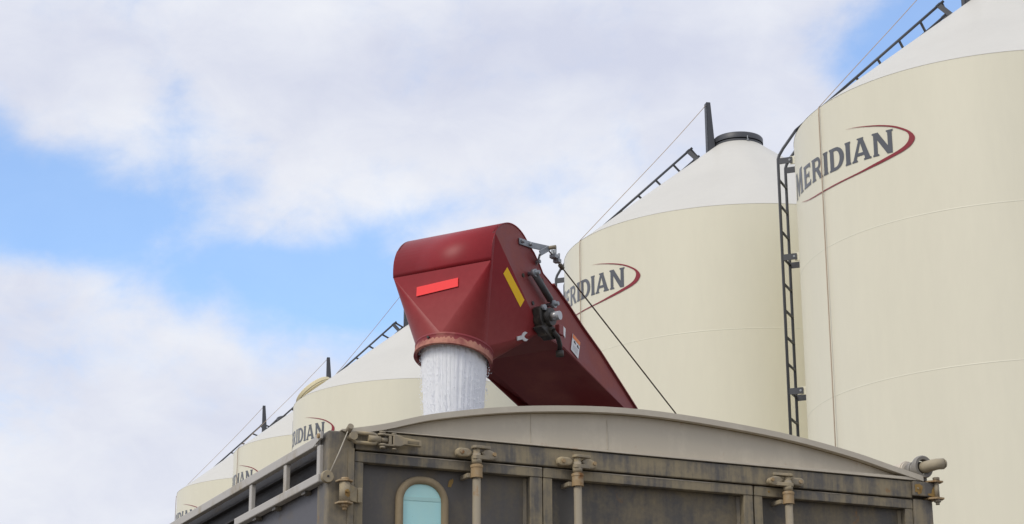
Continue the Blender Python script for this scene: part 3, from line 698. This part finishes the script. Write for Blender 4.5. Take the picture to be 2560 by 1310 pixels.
def pile():
    """the heap growing on the trailer floor under the stream"""
    from mathutils import noise as mn
    A = R_(24.644); vs, fs = [], []; nr, na = 26, 72
    cR = Matrix.Rotation(R_(-30.66), 3, 'Z'); top = cR @ c_(UC, VC, HC) + conv.location
    for j in range(nr):
        for i in range(na):
            a = 2 * math.pi * i / na; t = j / (nr - 1)
            lx, ly = .95 * t * math.cos(a), 2.0 * t * math.sin(a)
            x = top.x + lx * math.cos(A) - ly * math.sin(A); y = top.y + lx * math.sin(A) + ly * math.cos(A)
            vs.append((x, y, 1.22 + 1.18 * (1 - t) ** 1.15 + .02 * mn.noise((x * 4, y * 4, 0)) * t))
    for j in range(nr - 1):
        for i in range(na): fs.append((j * na + i, (j + 1) * na + i, (j + 1) * na + (i + 1) % na, j * na + (i + 1) % na))
    me = bpy.data.meshes.new('granule_pile'); me.from_pydata(vs, [], fs); me.materials.append(M['grain'])
    for p in me.polygons: p.use_smooth = True
    o = bpy.data.objects.new('granule_pile', me); COL.objects.link(o)
    o['label'] = 'heap of white granules on the trailer floor under the spout'; o['category'] = 'granules'; o['kind'] = 'stuff'
pile()

# ------------------------------------------------------------------ grain trailer (local x across the rear, y towards the front, z up)
tr = thing('grain_trailer', 'dusty grey grain trailer with a tan arched end cap and three rear door panels', 'trailer', (-0.56443, 7.00774, 0), R_(24.644))
def P(name, mat, *boxes, parent=None, bev=.002, sharp=None):
    q = MB()
    for b in boxes: q.quadbox(*b, bev=bev if len(b) == 6 else 0)
    return q.build(name, mat, parent or tr)
ZB = 1.15                                      # bottom of the box
# body shell
P('side_wall', M['side'], (-.085, -.055, .03, 10.0, ZB, 3.085))
P('side_recess', M['black'], (-.045, -.03, .03, 10.0, 3.06, 3.235), (-.075, -.05, .05, 10.0, 3.178, 3.19), (-.068, -.05, .05, 10.0, 3.12, 3.128))
P('side_wall', M['side'], (2.44, 2.475, .03, 10.0, ZB, 3.235))
P('front_wall', M['side'], (-.05, 2.44, 9.96, 10.0, ZB, 3.235))
P('floor', M['side'], (-.05, 2.44, .03, 9.95, ZB, ZB + .06))
P('corner_post', M['tr_grey'], (-.100, -.002, -.012, .10, ZB, 3.243), bev=.006)
P('corner_post', M['tr_grey'], (2.388, 2.480, -.012, .10, ZB, 3.180), (2.388, 2.476, .02, .10, 3.1805, 3.245), bev=.006)
P('post_trim', M['tr_grey'], (-.026, -.003, -.016, -.0125, ZB, 3.184), bev=.001)
hd = P('header_beam', M['tr_header'], (.002, 2.384, -.012, .08, 3.1815, 3.250), bev=.004)
P('header_gap', M['black'], (.002, 2.39, .048, .07, 3.150, 3.1810), bev=0)
P('top_trim', M['black'], (.0, 2.42, -.004, .05, 3.2505, 3.2535), bev=0)
# arched end cap with a rolled lip
ARCH = [(-.055, 3.247), (-.01, 3.255), (.112, 3.282), (.33, 3.342), (.70, 3.402), (1.156, 3.430), (1.687, 3.402), (2.056, 3.353), (2.30, 3.302), (2.435, 3.273)]
ar_ = catmull(ARCH, 6)
# panel
q = MB(); q.prism([(x, .012, z - .012) for x, z in ar_] + [(2.435, .012, 3.2540), (-.03, .012, 3.2540)][0:], (0, .03, 0)); q.build('end_cap', M['tan'], tr)
q = MB()
lip = bmesh.new(); rows = []
for i, (x, z) in enumerate(ar_):
    k = min(1.0, i / 8)
    rows.append([lip.verts.new(p) for p in ((x, -.022, z + .001), (x, .30, z + .001), (x, .30, z - .006), (x, .012, z - .006 * k - .002), (x, .008, z - .019 * k - .002), (x, -.022, z - .019 * k - .002))])
for A, B in zip(rows, rows[1:]):
    for k in range(6): lip.faces.new([A[k], A[(k + 1) % 6], B[(k + 1) % 6], B[k]])
lip.faces.new(rows[0]); lip.faces.new(rows[-1][::-1]); bmesh.ops.recalc_face_normals(lip, faces=lip.faces[:])
q._add(lip); q.build('cap_lip', M['tan_edge'], tr)
q = MB(); q.prism([(.06, .010, 3.2542), (2.43, .010, 3.2542), (2.43, .010, 3.2665), (.06, .010, 3.2560)], (0, -.028, 0), .0006); q.build('cap_sill', M['tan'], tr)
q = MB(); q.prism([(.5, .0115, 3.2592), (2.43, .0115, 3.2667), (2.43, .0115, 3.2685), (.5, .0115, 3.2605)], (0, -.006, 0)); q.build('sill_dirt', M['dirt_shadow'], tr)
q = MB()
for x in (.70, 1.02): q.quadbox(x - .0012, x + .0012, .0095, .012, 3.27, 3.385)
q.build('cap_seam', M['tan_edge'], tr)
# gap shadow under the lip painted as a brown strip, with caught dust
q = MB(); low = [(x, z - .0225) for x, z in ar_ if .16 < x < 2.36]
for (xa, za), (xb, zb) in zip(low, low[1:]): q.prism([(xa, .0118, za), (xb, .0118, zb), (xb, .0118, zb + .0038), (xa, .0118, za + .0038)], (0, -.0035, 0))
bmesh.ops.remove_doubles(q.bm, verts=q.bm.verts[:], dist=1e-5); q.build('lip_shadow_dirt', M['dirt_shadow'], tr)
# doors ------------------------------------------------
ZD = 3.1755
def door(x0, x1, panel_mat, sl, sr, label=None):
    d = MB()
    d.quadbox(x0, x1, -.006, .028, 3.139, ZD, .0025)
    d.quadbox(x0, x0 + sl, -.0035, .028, ZB + .05, 3.1386, .0025)
    d.quadbox(x1 - sr, x1, -.0035, .028, ZB + .05, 3.1386, .0025)
    d.quadbox(x0 + sl + .0005, x1 - sr - .0005, -.0035, .028, ZB + .05, ZB + .12, .002)
    o = d.build('door', M['tr_header'], tr)
    P('panel', panel_mat, (x0 + .002, x1 - .002, .0345, .046, ZB + .12, 3.172), parent=o, bev=0)
    # inner flange that catches light along the stiles
    q = MB()
    for (a, s) in ((x0 + sl, 1), (x1 - sr, -1)):
        q.prism([(a + s * .001, .026, 3.136), (a + s * .013, .033, 3.136), (a + s * .013, .033, ZB + .12), (a + s * .001, .026, ZB + .12)], (0, .004, 0))
    q.build('stile_flange', M['tr_grey'], o)
    # rim light painted as a wavy pale strip along the door rail's top edge
    rr = random.Random(int(x0 * 100)); q = MB(); n_ = int((x1 - x0) / .012); up_ = []; dn_ = []
    hgt = .001
    for i in range(n_ + 1):
        x = x0 + .004 + (x1 - x0 - .008) * i / n_; hgt = min(.0042, max(.0006, hgt + rr.uniform(-.0013, .0013)))
        up_.append((x, -.0063, ZD - .0004)); dn_.append((x, -.0063, ZD - .0004 - hgt))
    for i in range(n_): q.prism([up_[i], up_[i + 1], dn_[i + 1], dn_[i]], (0, -.0008, 0))
    bmesh.ops.remove_doubles(q.bm, verts=q.bm.verts[:], dist=1e-5); q.build('rim_light_edge', M['pale_rim_light'], o)
    return o
dL = door(.0015, .7385, M['tr_panel_clean'], .034, .050)
dC = door(.7425, 1.6405, M['tr_panel'], .037, .041)
dR = door(1.6475, 2.386, M['tr_panel'], .036, .036)
# left door: window with a rounded rubber gasket
def rrect(x0, x1, z0, z1, r, n=10):
    pts = []
    for cx, cz, a0 in ((x1 - r, z1 - r, 0), (x0 + r, z1 - r, 90), (x0 + r, z0 + r, 180), (x1 - r, z0 + r, 270)):
        pts += [(cx + r * math.cos(R_(a0 + 90 * i / n)), cz + r * math.sin(R_(a0 + 90 * i / n))) for i in range(n + 1)]
    return pts
path = [Vector((x, .026, z)) for x, z in rrect(.185, .3605, 2.62, 3.0965, .078)]
MB().tube(path, .0145, 10, closed=True).build('window_gasket', M['gasket'], dL)
q = MB(); q.prism([(x, .026, z) for x, z in rrect(.190, .3555, 2.625, 3.0915, .074)], (0, .006, 0)); q.build('window_pane', M['pane'], dL)
q = MB(); q.prism([(.199, .0255, 3.034), (.285, .0255, 3.0355), (.345, .0255, 3.038), (.345, .0255, 3.024), (.285, .0255, 3.022), (.199, .0255, 3.021)], (0, -.0012, 0)); q.build('pane_band', M['pane_band'], dL)
# rust stains (flat marks on the sheet metal)
def stain(cx, cz, rx, rz, y, parent, seed, tilt=0):
    rr = random.Random(seed); q = MB(); pts = []
    for i in range(22):
        a = 2 * math.pi * i / 22; k = rr.uniform(.75, 1.15); x, z = rx * k * math.cos(a), rz * k * math.sin(a)
        pts.append((cx + x + tilt * z, y, cz + z))
    q.prism(pts, (0, -.0008, 0)); return q.build('rust_stain', M['stain'], parent)
stain(.386, 3.096, .009, .017, .0335, dL, 5, .35)
stain(1.712, 3.158, .0045, .0045, -.0065, dR, 8)
# lock rods
def lock_rod(x, mirror=1, zo=0.0):
    lr = MB().cyl((x, -.040, 1.3), (x, -.040, 3.20 + zo), .0152, 20).build('lock_rod', M['rod'], tr)
    z = 3.108 + zo
    MB().lathe([(.0165, 0), (.0225, .001), (.0225, .004), (.0215, .0045), (.0215, .037), (.0235, .038), (.0235, .047), (.0175, .050), (.0155, .050)], 24, (x, -.040, z)).build('collar', M['rusty'], lr, 40)
    MB().quadbox(x - .034, x - .019, -.032, .034, z + .002, z + .018, .002).build('collar_strap', M['hardware'], lr)
    cm = MB(); cm.cyl((x, -.040, 3.160 + zo), (x, -.040, 3.182 + zo), .0185, 20).cyl((x, -.040, 3.182 + zo), (x, -.040, 3.222 + zo), .0125, 16)
    def horn(z0, z1, w0, L):
        pts = [(x - mirror * .019, -.052, z0), (x - mirror * .010, -.060, z0), (x + mirror * .008, -.058, z0), (x + mirror * L, -.036, z0 + .004), (x + mirror * L, -.028, z0 + .004), (x - mirror * .008, -.022, z0), (x - mirror * .018, -.03, z0)]
        cm.prism(pts, (0, 0, z1 - z0), .0015)
    horn(3.176 + zo, 3.190 + zo, .01, .062); horn(3.216 + zo, 3.226 + zo, .01, .060)
    cm.build('cam_head', M['hardware'], lr)
    for sgn in (-1, 1):
        s = sgn * mirror; kx = x + s * (.056 if sgn > 0 else .050)
        kp = MB()
        if sgn > 0: out = [(x + s * .017, 3.202), (x + s * .034, 3.214), (x + s * .056, 3.213), (x + s * .078, 3.206), (x + s * .086, 3.197), (x + s * .080, 3.186), (x + s * .060, 3.182), (x + s * .040, 3.184)]
        else: out = [(x + s * .017, 3.205), (x + s * .030, 3.213), (x + s * .066, 3.214), (x + s * .078, 3.207), (x + s * .078, 3.192), (x + s * .066, 3.186), (x + s * .030, 3.188), (x + s * .017, 3.196)]
        kc = sum(b for a, b in out) / len(out); kp.prism([(a, -.014, kc + (b - kc) * 1.22 + zo) for a, b in out], (0, -.027, 0), .006)
        kp.build('keeper', M['hardware'], lr)
        bx = x + s * (.070 if sgn > 0 else .058)
        MB().cyl((bx, -.038, 3.200 + zo), (bx, -.0475, 3.200 + zo), .0075, 6).build('bolt', M['rusty'], lr)
lock_rod(.458, 1); lock_rod(.866, 1); lock_rod(1.779, -1)
# left hinge
hx, hy = -.046, -.040
hg = MB(); hg.cyl((hx, hy, 2.985), (hx, hy, 3.054), .0195, 20).prism([(hx, hy - .012, 2.992), (.012, -.014, 2.990), (.012, -.014, 3.042), (hx + .012, hy - .014, 3.048)], (0, .008, 0), .002)
hg.quadbox(.010, .0275, -.020, -.0105, 2.990, 3.043, .002)
hg = hg.build('hinge', M['hardware'], tr)
for z in (3.056, 2.978):
    q = MB(); q.prism([(hx - .030, hy + .02, z), (hx - .026, hy - .012, z), (hx, hy - .027, z), (hx + .027, hy - .012, z), (hx + .03, hy + .026, z)], (0, 0, .006), .001); q.build('hinge_ear', M['rusty'], hg)
MB().cyl((hx, hy, 3.062), (hx, hy, 3.071), .014, 6).build('hinge_bolt_head', M['rusty'], hg)
q = MB(); q.cyl((hx, hy, 2.978), (hx, hy, 2.966), .0135, 6).cyl((hx, hy, 2.967), (hx, hy, 2.956), .008, 12); q.build('hinge_pin', M['rusty'], hg)
MB().cyl((hx, hy - .016, 3.02), (hx, hy - .030, 3.02), .006, 10).build('grease_fitting', M['stain'], hg)
stain(hx + .004, 3.012, .010, .013, hy - .0198, hg, 3)
# right corner hinge bracket
rb = MB(); rb.quadbox(2.379, 2.497, -.028, -.013, 3.190, 3.2485, .003); rb.quadbox(2.484, 2.499, -.028, .10, 3.19, 3.2485, .003)
rb = rb.build('corner_bracket', M['tr_grey'], tr)
q = MB(); q.prism([(2.45, .02, 3.2490), (2.452, -.03, 3.2490), (2.475, -.052, 3.2490), (2.512, -.048, 3.2490), (2.52, -.02, 3.2490), (2.50, .03, 3.2490)], (0, 0, .006)); q.prism([(2.45, .02, 3.180), (2.452, -.03, 3.180), (2.475, -.052, 3.180), (2.512, -.048, 3.180), (2.522, -.02, 3.180), (2.50, .03, 3.180)], (0, 0, .007)); q.build('bracket_ear', M['rusty'], rb)
q = MB(); q.cyl((2.488, -.034, 3.256), (2.488, -.034, 3.269), .014, 6).cyl((2.488, -.034, 3.180), (2.488, -.034, 3.168), .014, 6).cyl((2.488, -.034, 3.169), (2.488, -.034, 3.158), .008, 12).cyl((2.488, -.034, 3.187), (2.488, -.034, 3.2485), .010, 12); q.build('bracket_bolt', M['hardware'], rb)
stain(2.403, 3.219, .021, .021, -.0285, rb, 11); stain(2.480, 3.214, .015, .020, -.0285, rb, 13, .3); stain(2.47, 3.197, .026, .006, -.0287, rb, 15)
MB().cyl((2.398, -.029, 3.219), (2.398, -.033, 3.219), .004, 8).build('rivet', M['hardware'], rb)
# chain binder on the header
cb = bpy.data.objects.new('lever_binder', None); COL.objects.link(cb); cb.parent = tr
q = MB(); q.cyl((-.022, -.012, 3.220), (-.022, -.050, 3.220), .0105, 12).cyl((-.022, -.046, 3.220), (-.022, -.058, 3.220), .015, 12); q.build('anchor_pin', M['hardware'], cb)
lk = []
for i in range(28):
    a = 2 * math.pi * i / 28; x = .028 + (.030 if math.cos(a) > 0 else -.030) + .017 * math.cos(a); lk.append((x, -.034, 3.2195 + .0175 * math.sin(a)))
MB().tube(lk, .0068, 8, closed=True).build('chain_link', M['hardware'], cb)
q = MB(); q.cyl((.040, -.034, 3.220), (.086, -.034, 3.219), .0125, 14).cyl((.086, -.034, 3.219), (.112, -.034, 3.2185), .0085, 12); q.build('swivel', M['hardware'], cb)
q = MB()
for z in (3.234, 3.197):
    q.cyl((.094, -.030, z), (.094, -.030, z + .008), .016, 16); q.quadbox(.094, .150, -.044, -.026, z + .0005, z + .0065, .001)
q.quadbox(.116, .126, -.044, -.022, 3.2041, 3.2339); q.build('yoke', M['hardware'], cb)
q = MB(); q.prism([(.132, -.026, 3.240), (.160, -.026, 3.238), (.176, -.026, 3.232), (.240, -.026, 3.226), (.242, -.026, 3.204), (.176, -.026, 3.206), (.160, -.026, 3.198), (.132, -.026, 3.198)], (0, -.020, 0), .003)
lv = q.build('lever', M['hardware'], cb)
MB().quadbox(.186, .230, -.0475, -.0445, 3.211, 3.221, .001).build('lever_slot', M['tr_panel'], cb)
for z in (3.247, 3.192):
    MB().cyl((.094, -.035, z - .004), (.094, -.035, z + .003), .011, 14).cyl((.138, -.035, z - .006), (.138, -.035, z - .001), .009, 12).build('pin_head', M['hardware'], cb)
# side rails on the left: long tarp rail above, short rail frame below
P('tarp_rail', M['rail'], (-.118, -.092, .075, 9.9, 3.200, 3.234), bev=.003)
q = MB(); q.prism([(-.119, .018, 3.243), (-.119, .085, 3.239), (-.119, .10, 3.2005), (-.119, .06, 3.212), (-.119, .018, 3.218)], (.007, 0, 0)); rp_ = q.build('rail_end_plate', M['rail'], tr)
MB().cyl((-.118, .036, 3.229), (-.126, .036, 3.229), .009, 10).build('bolt', M['rusty'], rp_)
rf_ = P('rail_frame', M['rail'], (-.122, -.090, .030, 1.033, 3.062, 3.094), bev=.004)
for v in (.060, .436, .858): P('rail_post', M['rail'], (-.113, -.095, v - .016, v + .016, 3.0945, 3.1995), parent=rf_, bev=.003)
for v in (.22, .56, .80): P('rail_clip', M['tr_grey'], (-.112, -.086, v - .02, v + .02, 3.050, 3.0615), parent=rf_, bev=.001)
# roller and cord
rc = Vector((-.104, -.016, 3.074)); q = MB()
tor = [(.012, -.011), (.0205, -.011), (.0225, -.006), (.018, 0), (.0225, .006), (.0205, .011), (.012, .011)]
bm_ = bmesh.new(); ringv = [[bm_.verts.new((rc.x + r * math.cos(2 * math.pi * k / 28), rc.y + y, rc.z + r * math.sin(2 * math.pi * k / 28))) for k in range(28)] for r, y in tor]
for A, B in zip(ringv, ringv[1:]):
    for k in range(28): bm_.faces.new([A[k], A[(k + 1) % 28], B[(k + 1) % 28], B[k]])
bm_.faces.new(ringv[0]); bm_.faces.new(ringv[-1][::-1]); bmesh.ops.recalc_face_normals(bm_, faces=bm_.faces[:]); q._add(bm_)
ro_ = q.build('roller', M['hardware'], tr)
MB().cyl(rc + Vector((0, .03, 0)), rc + Vector((0, -.0125, 0)), .0045, 8).build('roller_pin', M['grease'], ro_)
pn = MB().cyl((-.030, -.008, 3.240), (-.030, -.046, 3.256), .011, 14).build('cord_stud', M['hardware'], tr)
MB().tube([(-.033, -.030, 3.245), (-.066, -.026, 3.160), (-.100, -.020, 3.078)], .0022, 6).build('cord', M['cord'], tr)
# rolled tarp on the right with its crank
tx, tz = 2.448, 3.314
rt = bpy.data.objects.new('tarp_roller', None); COL.objects.link(rt); rt.parent = tr
MB().tube([(tx - .002, .112, tz + .004), (tx - .002, 9.8, tz + .004)], .037, 24).tube([(tx - .002, .098, tz + .004), (tx - .002, .112, tz + .004)], .040, 24).tube([(tx - .002, .088, tz + .004), (tx - .002, .098, tz + .004)], .036, 24).build('rolled_tarp', M['tarp'], rt)
MB().cyl((tx, .02, tz), (tx, .12, tz), .029, 20).cyl((tx, .045, tz), (tx, .070, tz), .0325, 20).build('pipe_coupling', M['pvc'], rt)
fl = MB(); bm_ = bmesh.new(); pr_ = [(.029, .02), (.043, .020), (.047, .010), (.047, -.004), (.043, -.010), (.031, -.008), (.029, .0)]
ringv = [[bm_.verts.new((tx + .004 + r * math.cos(2 * math.pi * k / 36), y, tz + .002 + r * math.sin(2 * math.pi * k / 36))) for k in range(36)] for r, y in pr_]
for i in range(len(ringv)):
    A, B = ringv[i], ringv[(i + 1) % len(ringv)]
    for k in range(36): bm_.faces.new([A[k], A[(k + 1) % 36], B[(k + 1) % 36], B[k]])
bmesh.ops.recalc_face_normals(bm_, faces=bm_.faces[:]); fl._add(bm_); fl.build('flange', M['pvc'], rt, 40)
hd_ = [(tx + .004, .02, tz), (tx + .006, -.03, tz - .001), (tx + .014, -.052, tz + .001), (tx + .028, -.064, tz + .004), (tx + .052, -.072, tz + .006)]
MB().tube(hd_, [.0235, .0235, .0235, .0225, .0225], 18).tube([hd_[-1], Vector(hd_[-1]) + Vector((.010, -.002, .001))], [.0225, .015], 18).build('crank_handle', M['handle'], rt)
MB().quadbox(tx - .045, tx - .035, .20, .27, tz + .030, tz + .054, .001).build('rubber_tab', M['rubber'], rt)
MB().quadbox(2.40, 2.47, .0, .09, 3.2555, 3.284, .004).build('roller_rest', M['tr_grey'], rt)
# running gear
P('chassis', M['grease'], (.55, .65, .1, 9.8, .85, ZB - .001), (1.75, 1.85, .1, 9.8, .85, ZB - .001), bev=0)
P('rear_bumper', M['tr_grey'], (.1, 2.3, .0, .08, .55, .68), (.6, .68, .02, .07, .681, 1.149), (1.7, 1.78, .02, .07, .681, 1.149), bev=.004)
for v in (1.3, 2.55):
    for x in (.0, 1.96):
        wh = MB().lathe([(.30, 0), (.50, .03), (.52, .08), (.52, .38), (.50, .43), (.30, .46)], 40).build('wheel', M['rubber'], tr)
        rm = MB().lathe([(.04, .10), (.20, .10), (.30, .02), (.30, .44), (.20, .36), (.04, .36)], 32).build('wheel_rim', M['galv'], wh)
        wh.rotation_euler = (0, R_(90), 0); wh.location = (x, v, .524)
# pile of granules on the trailer floor under the stream
